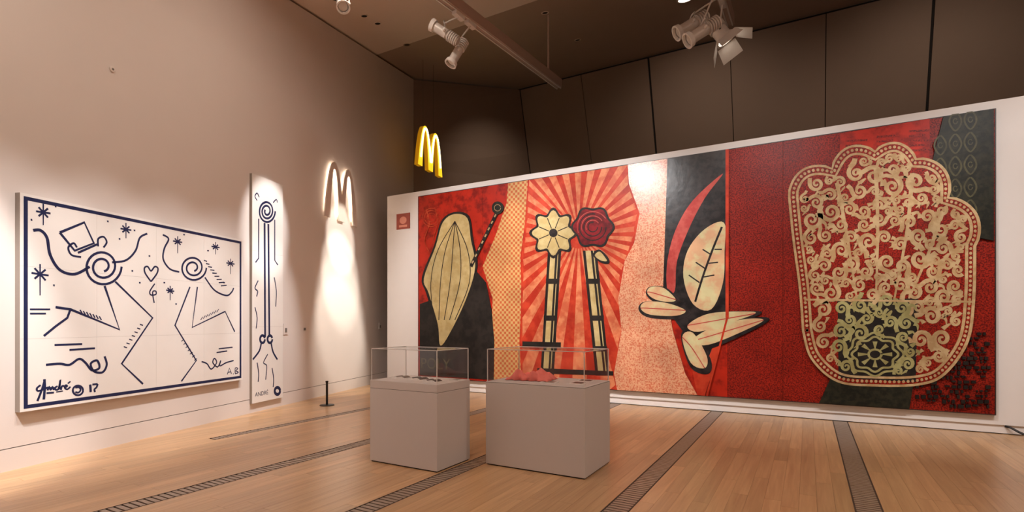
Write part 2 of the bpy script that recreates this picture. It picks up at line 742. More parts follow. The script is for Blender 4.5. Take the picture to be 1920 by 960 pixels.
MW, MH = MX1 - MX0, MZ1 - MZ0
P_RED = print_mat('print_red', (196, 44, 24), (138, 28, 18), 5, 'grime', amount=0.56)
P_ORANGE = print_mat('print_orange_red', (214, 70, 42), (190, 50, 30), 5, 'grime')
P_RAY = print_mat('print_salmon', (240, 150, 104), (222, 112, 76), 6, 'grime')
P_TAN = print_mat('print_tan_weave', (222, 180, 116), (208, 108, 64), 60, 'weave', amount=0.52)
P_PEACH = print_mat('print_peach', (240, 196, 158), (224, 130, 96), 26, 'stipple', amount=0.55)
P_PALE = print_mat('print_pale_peach', (240, 182, 142), (216, 112, 76), 44, 'stipple', amount=0.53, rough=0.3, spec=0.5)
P_DEEP = print_mat('print_deep_red', (168, 40, 24), (96, 20, 15), 52, 'stipple', amount=0.51)
P_BLACK = print_mat('print_black', (34, 30, 28), (48, 42, 38), 5, 'grime')
P_CHAR = print_mat('print_charcoal', (52, 46, 46), (26, 24, 26), 8, 'grime', rough=0.28, spec=0.35)
P_CREAM = print_mat('print_cream', (222, 200, 142), (206, 180, 120), 5, 'grime')
P_PINK = print_mat('print_pink', (206, 92, 82), (186, 66, 60), 5, 'grime')
P_SKIN = print_mat('print_pale_green_cream', (222, 212, 160), (226, 178, 136), 4, 'grime')
P_CRIM = print_mat('print_crimson', (150, 26, 34), (104, 16, 22), 6, 'grime')
P_GREEN = print_mat('print_green_black', (34, 34, 28), (50, 49, 37), 14, 'grime')
P_GOLD = print_mat('print_gold', (212, 182, 136), (190, 154, 108), 8, 'grime')
P_SAGE = print_mat('print_sage', (178, 172, 116), (160, 150, 96), 8, 'grime')
P_LATT = print_mat('print_olive_line', (92, 88, 62), (76, 72, 52), 8, 'grime')

# canvas panels side by side
joints = [0.0] + [mp(u, 480)[0] for u in (905, 1045, 1178, 1364, 1468, 1600, 1735)] + [MW]
for a, b in zip(joints[:-1], joints[1:]):
    p = MB()
    p.box(a + 0.0015, b - 0.0015, -MD, 0, 0, MH)
    p.build('canvas_panel', P_RED if b <= joints[4] else P_DEEP, mural)
frame = MB()
for a, b, c, d in ((-0.012, 0, -0.012, MH + 0.012), (MW, MW + 0.012, -0.012, MH + 0.012)):
    frame.box(a, b, -MD - 0.004, 0, c, d)
frame.box(0, MW, -MD - 0.004, 0, -0.012, 0)
frame.box(0, MW, -MD - 0.004, 0, MH, MH + 0.012)
frame.build('edge_strip', mat('dark_edge', (46, 30, 26), 0.5), mural)

layer = [0]


def field(name, pts, material, smooth=False, closed=True):
    """one printed sheet of the mural"""
    q = mps(smooth_line(pts, 6, True) if smooth else pts)
    layer[0] += 1
    yb = -MD - 0.0006 * layer[0]
    p = MB()
    p.prism(q, yb, -MD + 0.001)
    return p.build(name, material, mural)


def lines(name, strokes, material, dy=0.0006):
    layer[0] += 1
    y = -MD - 0.0006 * layer[0]
    p = MB()
    for pts, wpx, *tp in strokes:
        q = [mp(*a) for a in pts]
        p.stroke(q, wpx, y, tp[0] if tp else (1, 1))
    return p.build(name, material, mural)


# left sheet: red ground, woven tan band
field('tan_band', [(953, 320), (990, 320), (984, 420), (976, 480), (978, 560), (974, 640), (978, 735), (926, 735), (920, 650),
                   (924, 560), (905, 500), (930, 440), (950, 380)], P_TAN, False)
# sunburst sheet
field('sunburst_ground', [(992, 320), (1178, 300), (1178, 345), (1200, 400), (1190, 450), (1165, 520), (1172, 600), (1155, 690),
                          (1160, 752), (978, 735), (976, 640), (978, 480), (986, 400)], P_ORANGE)
sun_poly = [(992, 320), (1178, 300), (1178, 345), (1196, 400), (1186, 450), (1162, 520), (1168, 600), (1152, 690),
            (1156, 748), (980, 733), (979, 640), (981, 480), (989, 400)]
cxs, cys = 1085, 440


def ray_len(ang):
    dx, dy = math.cos(ang), math.sin(ang)
    r = 20
    while r < 330 and inside((cxs + dx * r, cys + dy * r), sun_poly):
        r += 2
    return r - 2


layer[0] += 1
ry = -MD - 0.0006 * layer[0]
NR = 34
for k in range(NR):
    a0 = 2 * math.pi * (k + 0.2) / NR
    a1 = 2 * math.pi * (k + 0.72) / NR
    am = (a0 + a1) / 2
    r0 = 26
    pts = [(cxs + math.cos(a0) * r0, cys + math.sin(a0) * r0), (cxs + math.cos(a0) * ray_len(a0), cys + math.sin(a0) * ray_len(a0)),
           (cxs + math.cos(am) * ray_len(am), cys + math.sin(am) * ray_len(am)),
           (cxs + math.cos(a1) * ray_len(a1), cys + math.sin(a1) * ray_len(a1)),
           (cxs + math.cos(a1) * r0, cys + math.sin(a1) * r0)]
    p = MB()
    p.prism(mps(pts), ry, -MD + 0.001)
    p.build('sun_ray', P_RAY, mural)


def circle(cx, cy, rx, ry_, n=36, wob=0.0, lobes=8):
    return [(cx + rx * (1 + wob * math.cos(lobes * t)) * math.cos(t), cy + ry_ * (1 + wob * math.cos(lobes * t)) * math.sin(t))
            for t in [2 * math.pi * k / n for k in range(n)]]


# two plain uprights carrying a pale rosette and a crimson rosette
for (xa, xb, y0, y1, wd) in ((1040, 1026, 470, 700, 17), (1106, 1130, 470, 700, 18)):
    def bar(e, m_, nm):
        field(nm, [(xa - wd / 2 - e, y0), (xa + wd / 2 + e, y0), (xb + wd / 2 + e, y1 + e), (xb - wd / 2 - e, y1 + e)], m_)
    bar(4, P_BLACK, 'upright_outline')
    bar(-1, P_CREAM, 'upright')
    field('upright_stripe', [(xa + 2, y0), (xa + 6, y0), (xb + 6, y1), (xb + 2, y1)], P_BLACK)
    for t in (0.25, 0.55, 0.8):
        xm, ym = xa + (xb - xa) * t, y0 + (y1 - y0) * t
        field('upright_band', [(xm - wd / 2 - 4, ym - 5), (xm + wd / 2 + 4, ym - 5), (xm + wd / 2 + 4, ym + 5), (xm - wd / 2 - 4, ym + 5)], P_BLACK)
field('foot_bar', [(980, 640), (1052, 642), (1052, 656), (980, 654)], P_BLACK)
field('foot_bar', [(1008, 690), (1150, 696), (1150, 704), (1008, 700)], P_BLACK)
field('rosette_outline', circle(1038, 437, 40, 42, 64, 0.14, 8), P_BLACK)
field('rosette', circle(1038, 437, 35, 37, 64, 0.15, 8), P_CREAM)
lines('rosette_veins', [([(1038 + 9 * math.cos(t), 437 + 9 * math.sin(t)), (1038 + 29 * math.cos(t), 437 + 30 * math.sin(t))], 0.018)
                        for t in [2 * math.pi * (k + .5) / 8 for k in range(8)]], P_BLACK)
field('rosette_eye', circle(1038, 437, 8, 8, 20), P_CHAR)
field('rosette_outline', circle(1112, 426, 38, 38, 64, 0.08, 6), P_BLACK)
field('rosette', circle(1112, 426, 34, 34, 64, 0.09, 6), P_CRIM)
lines('rosette_rings', [(circle(1112, 426, r, r, 32)[:26], 0.02) for r in (9, 17, 25)], P_BLACK)
lines('rosette_rings', [(circle(1112, 426, r, r, 32)[14:30], 0.015) for r in (13, 21, 29)], P_PINK)
field('leaf_outline', smooth_line([(1112, 478), (1124, 468), (1140, 482), (1142, 494), (1126, 492)], 5, True), P_BLACK)
field('leaf', smooth_line([(1116, 479), (1125, 472), (1136, 484), (1138, 490), (1126, 488)], 5, True), P_CREAM)

# left sheet: cream drop and dark mound, stem with a disc
lines('swirl_lines', [(smooth_line([(800 + k * 16, 392 - k * 2), (806 + k * 16, 420), (797 + k * 16, 450), (808 + k * 16, 478)], 5), 0.02)
                      for k in range(2)] + [(circle(810, 408, r, r, 26), 0.012) for r in (8, 13, 17)], print_mat('print_rust', (222, 96, 52), (170, 54, 30), 6, 'grime'))
field('dark_mound', [(788, 570), (800, 566), (850, 545), (895, 510), (912, 530), (922, 580), (927, 640), (926, 712), (788, 703)], P_BLACK)
field('drop_outline', smooth_line([(852, 398), (880, 405), (888, 450), (896, 500), (880, 560), (850, 625), (824, 656), (818, 610), (800, 550), (792, 520),
                                   (815, 460), (828, 415)], 5, True), P_BLACK)
field('drop', smooth_line([(852, 402), (877, 409), (884, 450), (892, 500), (876, 558), (848, 618), (827, 648), (822, 608), (805, 550), (796, 522),
                           (818, 462), (831, 418)], 5, True), P_CREAM)
lines('drop_veins', [(smooth_line([(854, 415), (850 + k * 7, 470), (845 + k * 9, 530), (834 + k * 5, 600)], 6), 0.02) for k in (-4, -2, 0, 2, 4)], P_BLACK)
lines('stem_line', [([(884, 500), (934, 396)], 0.085), ], P_BLACK)
_o = lines('stem_dots', [([(886 + k * 6, 494 - k * 12.4), (889 + k * 6, 489 - k * 12.4)], 0.035) for k in range(8)], P_GOLD)
_o['kind'] = 'stuff'
field('stem_disc', circle(934, 390, 11, 12, 24), P_GREEN)
lines('stem_disc_ring', [(circle(934, 390, 6, 6, 18), 0.012)], P_GOLD)

# pale peach sheet with ragged left border
field('pale_sheet', [(1178, 298), (1252, 286), (1250, 420), (1246, 530), (1262, 620), (1285, 700), (1308, 770), (1158, 752),
                     (1152, 700), (1166, 620), (1160, 560), (1172, 490), (1190, 455), (1200, 400), (1180, 345)], P_PALE)
# charcoal sheet with a pink crescent and cream leaves
field('charcoal_sheet', [(1252, 293), (1362, 276), (1362, 590), (1340, 640), (1330, 690), (1312, 668), (1280, 620), (1258, 590), (1244, 540), (1248, 420)], P_CHAR)
field('red_wedge', [(1296, 682), (1330, 668), (1360, 590), (1364, 590), (1364, 612), (1322, 742), (1308, 742)], P_ORANGE)
field('crescent', smooth_line([(1356, 326), (1322, 372), (1292, 430), (1270, 490), (1266, 545), (1252, 545), (1252, 490), (1268, 430), (1300, 376)], 5, True), P_PINK)
field('tall_leaf', smooth_line([(1358, 418), (1359, 470), (1356, 530), (1334, 580), (1300, 570), (1282, 520), (1290, 470), (1322, 430)], 5, True), P_SKIN)
lines('tall_leaf_veins', [(smooth_line([(1304, 566), (1318, 520), (1336, 470), (1354, 426)], 6), 0.035)] +
      [([(1318 + k * 11, 520 - k * 26), (1340 + k * 7, 516 - k * 24)], 0.022) for k in range(3)] +
      [([(1312 + k * 11, 530 - k * 26), (1292 + k * 13, 516 - k * 24)], 0.022) for k in range(3)], P_CHAR)
LEAVES = [([(1214, 548), (1222, 538), (1245, 540), (1268, 562), (1250, 566), (1226, 560)]),
          ([(1202, 578), (1212, 566), (1250, 568), (1286, 582), (1268, 592), (1220, 590)]),
          ([(1290, 610), (1330, 588), (1400, 584), (1416, 588), (1372, 604), (1310, 622)]),
          ([(1296, 640), (1340, 612), (1400, 598), (1432, 600), (1400, 618), (1330, 646)]),
          ([(1280, 632), (1300, 624), (1326, 668), (1322, 690), (1296, 680)])]
for q in LEAVES:
    c = (sum(a[0] for a in q) / len(q), sum(a[1] for a in q) / len(q))
    big = [(c[0] + (a[0] - c[0]) * 1.1 + (a[0] > c[0]) * 5, c[1] + (a[1] - c[1]) * 1.25 + 3) for a in q]
    field('leaf_outline', smooth_line(big, 5, True), P_CHAR)
for q in LEAVES:
    field('leaf', smooth_line(q, 5, True), P_SKIN)
    lines('leaf_vein', [(smooth_line([q[0], ((q[1][0] + q[-1][0]) / 2, (q[1][1] + q[-1][1]) / 2), q[3]], 5), 0.016)], P_PINK)
lines('sheet_border', [([(1364, 276), (1364, 596)], 0.05), ([(1364, 596), (1326, 744)], 0.03)], P_ORANGE)

# red emblem side: green-black patterned sheet, red tiles, dark blocks
field('bright_panel', [(1575, 252), (1742, 224), (1742, 400), (1700, 560), (1570, 470)], P_RED)
field('lattice_sheet', [(1768, 219), (1862, 203), (1862, 452), (1800, 440), (1768, 420), (1740, 370), (1748, 300), (1760, 250)], P_GREEN)
latt = []
for r in range(6):
    for c_ in range(4):
        x0, y0 = 1762 + c_ * 28, 232 + r * 42 - c_ * 3
        if x0 + 14 < 1858 and y0 > 214 and (y0 < 420 or x0 > 1790) and y0 < 430 and (x0 > 1772 or 250 < y0 < 390):
            latt.append((smooth_line([(x0, y0 - 18), (x0 + 10, y0 - 6), (x0 + 10, y0 + 6), (x0, y0 + 18), (x0 - 10, y0 + 6), (x0 - 10, y0 - 6)], 4, True) + [(x0, y0 - 18)], 0.02))
            latt.append((circle(x0, y0, 4, 5, 10), 0.014))
lines('lattice_lines', latt, P_LATT)
tile = []
for k, (x, y) in enumerate([(1582, 262), (1582, 318), (1640, 254), (1700, 244), (1590, 374)]):
    for j in range(5):
        tile.append(([(x + 3, y + 4 + j * 9), (x + 44 - (j % 2) * 10, y + 2 + j * 9)], 0.03))
lines('panel_stripes', tile, P_DEEP)
dk = MB()
layer[0] += 1
for row in range(19):
    y = 596 + row * 9
    x = 1716
    while x < 1850:
        ww = random.uniform(3, 11)
        lim = 600 + (1856 - x) * 0.8
        if y > lim and y < 712 + (x - 1500) * 0.165 and random.random() < 0.8 and x + ww < 1857:
            hh = random.choice((3.2, 5.5, 7))
            dk.prism(mps([(x, y), (x + ww, y + .4), (x + ww, y + hh), (x, y + hh)]), -MD - 0.0006 * layer[0], -MD + 0.001)
        x += ww + random.uniform(2, 5)
dko = dk.build('dark_flecks', P_BLACK, mural)
dko['kind'] = 'stuff'
field('dark_base', [(1562, 700), (1706, 706), (1712, 720), (1704, 766), (1536, 755), (1552, 720)], P_GREEN)

# ornate tulip-shaped emblem
TIPS = [(1480, 372), (1560, 318), (1640, 286), (1716, 300), (1776, 372), (1826, 462)]
EMB = smooth_line([(1506, 620), (1500, 540), (1488, 450), (1480, 372)], 6)[:-1]
for (ax_, ay_), (bx_, by_) in zip(TIPS[:-1], TIPS[1:]):
    l_ = math.hypot(bx_ - ax_, by_ - ay_)
    nx_, ny_ = (by_ - ay_) / l_, -(bx_ - ax_) / l_
    for k in range(12):
        t_ = k / 12
        h_ = math.sin(math.pi * t_) ** 0.7 * l_ * 0.30
        EMB.append((ax_ + (bx_ - ax_) * t_ + nx_ * h_, ay_ + (by_ - ay_) * t_ + ny_ * h_))
EMB += smooth_line([(1826, 462), (1824, 560), (1812, 640), (1770, 700), (1722, 720), (1640, 722), (1570, 714), (1522, 672), (1506, 620)], 6)[:-1]


def shrink(poly, d):
    n = len(poly)
    out = []
    for k in range(n):
        a, b = poly[k - 1], poly[(k + 1) % n]
        dx, dy = b[0] - a[0], b[1] - a[1]
        l = math.hypot(dx, dy) or 1
        out.append((poly[k][0] - dy / l * d, poly[k][1] + dx / l * d))
    return out


# which side is inward
test = shrink(EMB, 5)
SGN = 1 if inside(test[10], EMB) else -1
field('emblem_ground', EMB, P_DEEP)
field('emblem_dark_patch', [(1570, 560), (1720, 560), (1716, 716), (1572, 708)], P_BLACK)
lines('emblem_outline', [(EMB + [EMB[0]], 0.034), (shrink(EMB, SGN * 15) + [shrink(EMB, SGN * 15)[0]], 0.034)], P_GOLD)
bd = MB()
layer[0] += 1
mid = shrink(EMB, SGN * 7.5)
acc = 0
for k in range(len(mid)):
    a, b = mid[k], mid[(k + 1) % len(mid)]
    l = math.hypot(b[0] - a[0], b[1] - a[1])
    while acc < l:
        t = acc / l
        bd.prism(mps(circle(a[0] + (b[0] - a[0]) * t, a[1] + (b[1] - a[1]) * t, 2.9, 2.9, 8)), -MD - 0.0006 * layer[0], -MD + 0.001)
        acc += 8.6
    acc -= l
bdo = bd.build('beads', P_GOLD, mural)
bdo['kind'] = 'stuff'


def scroll(cx, cy, r, rot, hand):
    pts = []
    for k in range(26):
        t = k / 25
        a = rot + hand * t * 1.55 * 2 * math.pi
        rr = r * (0.12 + 0.88 * t ** 1.1)
        pts.append((cx + rr * math.cos(a), cy + rr * math.sin(a)))
    a = rot + hand * 1.55 * 2 * math.pi
    ex, ey = pts[-1]
    tx, ty = -math.sin(a) * hand, math.cos(a) * hand
    pts += [(ex + tx * r * 0.6 + math.cos(a) * r * .1, ey + ty * r * 0.6 + math.sin(a) * r * .1), (ex + tx * r * 1.1 + math.cos(a) * r * .5, ey + ty * r * 1.1 + math.sin(a) * r * .5)]
    return pts


inner = shrink(EMB, SGN * 18)
cents = []
tries = 0
while len(cents) < 130 and tries < 9000:
    tries += 1
    x, y = random.uniform(1490, 1820), random.uniform(290, 715)
    if not inside((x, y), inner):
        continue
    e = edge_dist((x, y), inner)
    r = min(e * 0.9, random.uniform(11, 18) if tries < 5000 else random.uniform(8, 10))
    if r < 7:
        continue
    if math.hypot((x - 1640) / 58, (y - 664) / 44) < 1:
        continue
    if any(math.hypot(x - a, y - b) < (r + c) * 1.02 for a, b, c in cents):
        continue
    cents.append((x, y, r))
gold, sage = [], []
for x, y, r in cents:
    st = (scroll(x, y, r, random.uniform(0, 6.28), random.choice((-1, 1))), 0.0024 * r + 0.010, (0.5, 1.35))
    st = ([q for q in st[0] if inside(q, inner)], st[1], st[2])
    (sage if (1570 < x < 1716 and y > 560) else gold).append(st)
    for _ in range(2):
        a = random.uniform(0, 6.28)
        q0 = (x + r * 1.1 * math.cos(a), y + r * 1.1 * math.sin(a))
        q2 = (x + r * 1.9 * math.cos(a + .5), y + r * 1.9 * math.sin(a + .5))
        if inside(q0, inner) and inside(q2, inner):
            q1 = ((q0[0] + q2[0]) / 2 + 3, (q0[1] + q2[1]) / 2 - 3)
            (sage if (1570 < x < 1716 and y > 560) else gold).append((smooth_line([q0, q1, q2], 4), 0.06, (1.0, 0.1)))
lines('scrollwork', gold, P_GOLD)
lines('scrollwork', sage, P_SAGE)
lines('emblem_ribs', [(smooth_line([(1570 + (x_ - 1480) * 0.45, 560), ((1570 + (x_ - 1480) * 0.45 + x_) / 2 + 4, (560 + y_) / 2), (x_ + (1650 - x_) * 0.10, y_ + 26)], 6), 0.045, (0.5, 1.2)) for x_, y_ in TIPS[1:-1]], P_GOLD)
lines('emblem_band', [([(1508, 562), (1820, 566)], 0.03)], P_GOLD)
med = (1640, 664)
lines('medallion_rings', [(circle(med[0], med[1], 50, 38, 80, .07, 8) + [circle(med[0], med[1], 50, 38, 80, .07, 8)[0]], 0.03),
                          (circle(med[0], med[1], 40, 30, 80, .09, 8) + [circle(med[0], med[1], 40, 30, 80, .09, 8)[0]], 0.03),
                          (circle(med[0], med[1], 12, 9, 30), 0.03)] +
      [([(med[0] + 14 * math.cos(t), med[1] + 11 * math.sin(t)), (med[0] + 32 * math.cos(t), med[1] + 24 * math.sin(t))], 0.05, (.3, 1.2))
       for t in [2 * math.pi * k / 8 for k in range(8)]], P_SAGE)


def text_mesh(s, size, name, material, parent, loc, y):
    cu = bpy.data.curves.new('t', 'FONT')
    cu.body = s
    cu.size = size
    to = bpy.data.objects.new('t', cu)
    COL.objects.link(to)
    me = bpy.data.meshes.new_from_object(to.evaluated_get(bpy.context.evaluated_depsgraph_get()))
    bpy.data.objects.remove(to)
    for v in me.vertices:
        v.co = (v.co.x, y, v.co.y)
    me.materials.clear()
    me.materials.append(material)
    o = bpy.data.objects.new(name, me)
    COL.objects.link(o)
    o.parent = parent
    o.location = (loc[0], 0, loc[1])
    return o


q = mp(791, 690)
layer[0] += 1
text_mesh('POLY', 0.34, 'lettering', P_LATT, mural, q, -MD - 0.0006 * layer[0])


# ================================================================== LEFT WALL: the two line paintings (abstract stand-ins)
def make_board(name, label, s0, s1, z0, z1, depth, tiles):
    o = thing(name, label, 'painting', lw_pt(s0, z0), LROT)
    nx, nz = tiles
    W, H = s1 - s0, z1 - z0
    e = MB()
    e.box(0, W, -depth + 0.006, 0, 0, H)
    e.build('stretcher', M_CANVAS_E, o)
    for i in range(nx):
        for j in range(nz):
            t = MB()
            t.box(W * i / nx + 0.0008, W * (i + 1) / nx - 0.0008, -depth, -depth + 0.006, H * j / nz + 0.0008, H * (j + 1) / nz - 0.0008)
            t.build('canvas_sheet', M_CANVAS, o)
    return o


AD = 0.07
_a, _b, _c, _d = [hit(u_, v_, LW0 + LWN * AD, LWN) for u_, v_ in ((38, 362), (39, 776), (455, 449), (455, 710))]
A0, A1 = (_a - LW0).dot(LWD), (_c - LW0).dot(LWD)
AZ0, AZ1 = (_b.z + _d.z) / 2, (_a.z + _c.z) / 2
big = make_board('line_painting', 'wide white painting with navy border, stars, heart and looping blue lines on the left wall',
                 A0, A1, AZ0, AZ1, AD, (4, 3))
BIGN = LW0 + LWN * AD


def bp_(u, v):
    q = hit(u, v, BIGN, LWN)
    return ((q - BIGN).dot(LWD) - A0, q.z - AZ0)


def bl(name, strokes, lay=1, material=M_NAVY):
    p = MB()
    for pts, wd, *tp in strokes:
        p.stroke([bp_(*a) for a in pts], wd, -AD - 0.0012 * lay, tp[0] if tp else (1, 1))
    return p.build(name, material, big)


W, H = A1 - A0, AZ1 - AZ0
brd = MB()
bw, bm = 0.038, 0.03
y = -AD - 0.001
for x0, x1, z0, z1 in ((bm, W - bm, bm, bm + bw), (bm, W - bm, H - bm - bw, H - bm), (bm, bm + bw, bm + bw, H - bm - bw), (W - bm - bw, W - bm, bm + bw, H - bm - bw)):
    brd.quad((x0, y, z0), (x1, y, z0), (x1, y, z1), (x0, y, z1))
brd.build('border', M_NAVY, big)


def star(cx, cy, r, tall):
    st = [([(cx, cy - r), (cx, cy + tall)], 0.022, (0.7, 0.5))]
    for a in (0.35, 1.1, -0.35, -1.1):
        pass
    st.append(([(cx - r * .85, cy - r * .12), (cx + r * .85, cy + r * .14)], 0.02))
    st.append(([(cx - r * .55, cy - r * .6), (cx + r * .55, cy + r * .62)], 0.02))
    st.append(([(cx - r * .55, cy + r * .45), (cx + r * .55, cy - r * .45)], 0.02))
    return st


for sx, sy, r, tl in ((81, 398, 16, 24), (75, 514, 19, 40), (236, 430, 12, 17), (333, 453, 10, 22), (404, 463, 9, 14), (432, 494, 9, 20), (319, 545, 9, 18)):
    bl('star', star(sx, sy, r, tl))
bl('heart', [(smooth_line([(283, 528), (272, 512), (271, 502), (277, 500), (283, 508), (290, 500), (296, 503), (294, 513), (283, 528)], 5), 0.022)])
bl('squiggle', [(smooth_line([(290, 532), (281, 546), (283, 553), (292, 552), (292, 546), (286, 548), (289, 568)], 5), 0.018)])
bl('squiggle', [(smooth_line([(86, 684), (112, 682), (130, 684), (148, 673), (160, 680), (172, 694), (186, 690), (182, 676), (170, 682), (176, 696), (192, 698), (200, 684), (196, 668)], 6), 0.026)])
bl('squiggle', [(smooth_line([(378, 678), (388, 682), (396, 692), (406, 680), (402, 672), (399, 680), (408, 688), (414, 676), (412, 686), (424, 680), (438, 676)], 6), 0.02)])
bl('speed_lines', [([(56, 580), (94, 580)], 0.018), ([(56, 588), (86, 588)], 0.018), ([(102, 647), (154, 645)], 0.022), ([(130, 656), (178, 653)], 0.022),
                   ([(410, 654), (436, 651)], 0.018), ([(406, 661), (426, 658)], 0.018)])
# abstract loops and angles where the photograph's picture has its figures
LWD_ = 0.031
for _st in [(smooth_line([(62, 432), (76, 432), (88, 446), (94, 478), (112, 506), (140, 514), (168, 500)], 6), LWD_),
                   (smooth_line([(210, 492), (236, 488), (254, 470), (262, 446), (276, 438)], 6), LWD_ * .8),
                   (smooth_line([(305, 440), (316, 448), (308, 466), (306, 486), (318, 504), (336, 510)], 6), LWD_ * .8),
                   (smooth_line([(384, 520), (402, 544), (424, 554), (434, 548), (438, 540)], 6), LWD_ * .8)]:
    bl('ribbon_line', [_st])
sp = []
for cx_, cy_, r0, n_ in ((192, 500, 36, 2.2), (362, 502, 25, 2.2)):
    sp.append(([(cx_ + r0 * (1 - .75 * k / 60) * math.cos(k / 60 * n_ * 6.283), cy_ + r0 * (1 - .75 * k / 60) * math.sin(k / 60 * n_ * 6.283)) for k in range(61)], LWD_ * .9))
bl('spiral', sp[:1])
bl('spiral', sp[1:])
bl('leaning_square', [([(112, 436), (158, 417), (176, 456), (140, 470), (112, 436)], LWD_ * .9), ([(146, 474), (182, 458)], LWD_ * .8)])
bl('curl', [(smooth_line([(152, 482), (134, 478), (128, 464), (138, 456), (144, 464)], 5), LWD_ * .7),
            (smooth_line([(184, 462), (184, 448), (194, 444), (200, 454), (194, 464)], 5), LWD_ * .7)])
bl('zigzag', [([(196, 536), (224, 618), (132, 580), (104, 576)], LWD_ * .9), ([(216, 528), (286, 596), (228, 682), (268, 720)], LWD_ * .8),
              ([(132, 580), (126, 596), (104, 612), (82, 630)], LWD_ * .8)])
bl('zigzag', [([(356, 538), (328, 610), (368, 676), (340, 715)], LWD_ * .75), ([(370, 538), (360, 614), (422, 584), (440, 622)], LWD_ * .75)])
hat = []
for k in range(9):
    hat.append(([(382 + k * 4, 488 + k * 6), (388 + k * 4.6, 490 + k * 5.6)], 0.016))
for k in range(7):
    hat.append(([(150 + k * 6, 581 + k * 2), (154 + k * 6, 588 + k * 2)], 0.014))
    hat.append(([(262 - k * 5, 608 + k * 7), (268 - k * 5, 610 + k * 7)], 0.014))
    hat.append(([(376 + k * 5, 600 - k * 2.4), (380 + k * 5, 594 - k * 2.4)], 0.012))
    hat.append(([(340 + k * 4, 640 + k * 6), (345 + k * 4, 636 + k * 6)], 0.012))
bl('hatching', hat)['kind'] = 'stuff'
dots = []
for dx_, dy_ in ((104, 387), (59, 412), (202, 415), (252, 432), (224, 448), (248, 508), (101, 535), (280, 480), (345, 440), (390, 470), (262, 530), (330, 570), (420, 530), (308, 530)):
    dots.append(([(dx_ - 1.5, dy_), (dx_ + 1.5, dy_)], 0.02))
bl('dots', dots)['kind'] = 'stuff'
# signature and date
sg = [([(84, 712), (78, 732), (70, 752)], 0.022), ([(83, 711), (84, 726), (82, 749)], 0.026), (smooth_line([(76, 722), (69, 728), (71, 733), (82, 730), (90, 726)], 4), 0.02),
      (smooth_line([(89, 732), (92, 725), (95, 731), (98, 725), (101, 731)], 3), 0.02), (smooth_line([(108, 724), (103, 727), (105, 731), (110, 728), (113, 712), (111, 730)], 4), 0.02),
      (smooth_line([(114, 731), (116, 724), (120, 724)], 3), 0.02), (smooth_line([(121, 727), (126, 724), (123, 722), (121, 727), (126, 730), (132, 725)], 3), 0.018),
      ([(127, 719), (132, 715)], 0.016), ([(87, 737), (101, 736)], 0.02), ([(105, 735), (118, 733)], 0.012)]
bl('signature', sg)
bl('copyright_mark', [(circle(146, 732, 9.5, 9, 26) + [circle(146, 732, 9.5, 9, 26)[0]], 0.022),
                      (smooth_line([(141, 727), (148, 726), (151, 731), (147, 736), (141, 735)], 4), 0.02)])
bl('date', [([(169, 721), (170, 735)], 0.028), ([(173, 721), (183, 720)], 0.022), (smooth_line([(183, 720), (181, 726), (177, 730), (178, 735)], 4), 0.022)])
bl('initials', [([(426, 702), (430, 690), (434, 701)], 0.016), ([(428, 698), (433, 697)], 0.014), ([(437, 701), (438, 701)], 0.02),
                (smooth_line([(441, 701), (441, 690), (446, 691), (442, 695), (447, 698), (441, 701)], 3), 0.016)])

# tall narrow panel
B0, B1, BZ0, BZ1, BD = lw_s(468, 500)[0], lw_s(526, 600)[0], 0.16, 3.97, 0.05
tall = make_board('tall_painting', 'tall narrow white panel with long vertical blue lines beside the wide painting', B0, B1, BZ0, BZ1, BD, (1, 3))
TN_ = LW0 + LWN * BD


def tp_(u, v):
    q = hit(u, v, TN_, LWN)
    return ((q - TN_).dot(LWD) - B0, q.z - BZ0)


def tl(name, strokes):
    p = MB()
    for pts, wd, *tp in strokes:
        p.stroke([tp_(*a) for a in pts], wd, -BD - 0.0012, tp[0] if tp else (1, 1))
    return p.build(name, M_NAVY, tall)


tl('spiral', [([(500 + 16 * (1 - .8 * k / 70) * math.cos(k / 70 * 2.6 * 6.283), 396 + 22 * (1 - .8 * k / 70) * math.sin(k / 70 * 2.6 * 6.283)) for k in range(71)], 0.036)])
tl('vertical_line', [([(485, 410), (485, 484), (479, 492)], 0.026)])
tl('vertical_line', [([(515, 412), (515, 488), (521, 497)], 0.026)])
tl('vertical_line', [([(496, 418), (497, 632)], 0.045)])
tl('vertical_line', [([(503, 420), (505, 632)], 0.045)])
tl('curl', [(smooth_line([(482, 376), (478, 368), (482, 362), (486, 370)], 4), 0.02), (smooth_line([(512, 380), (518, 374), (520, 380)], 4), 0.02)])
tl('squiggle', [(smooth_line([(484, 526), (478, 540), (483, 546), (481, 556)], 4), 0.022)])
tl('squiggle', [(smooth_line([(514, 520), (518, 545), (517, 575)], 4), 0.022)])
tl('squiggle', [(smooth_line([(478, 576), (482, 596), (480, 616)], 4), 0.02)])
tl('ring', [(circle(492, 636, 4.5, 7, 20), 0.045), (circle(506, 636, 4.5, 7, 20), 0.045)])
tl('fork', [(smooth_line([(490, 642), (486, 658), (474, 674)], 4), 0.034), (smooth_line([(508, 642), (512, 660), (520, 674)], 4), 0.034)])
tl('squiggle', [(smooth_line([(502, 664), (494, 680), (500, 686), (498, 712)], 4), 0.02)])
tl('squiggle', [(smooth_line([(482, 680), (485, 700), (484, 716)], 4), 0.022)])
tl('squiggle', [(smooth_line([(510, 690), (513, 710), (512, 726)], 4), 0.022)])
tl('ring', [(circle(520, 733, 5, 6.5, 24) + [circle(520, 733, 5, 6.5, 24)[0]], 0.055)])
q = tp_(478, 744)
text_mesh('ANDR\u00c9', 0.10, 'lettering', M_NAVY, tall, q, -BD - 0.0012)


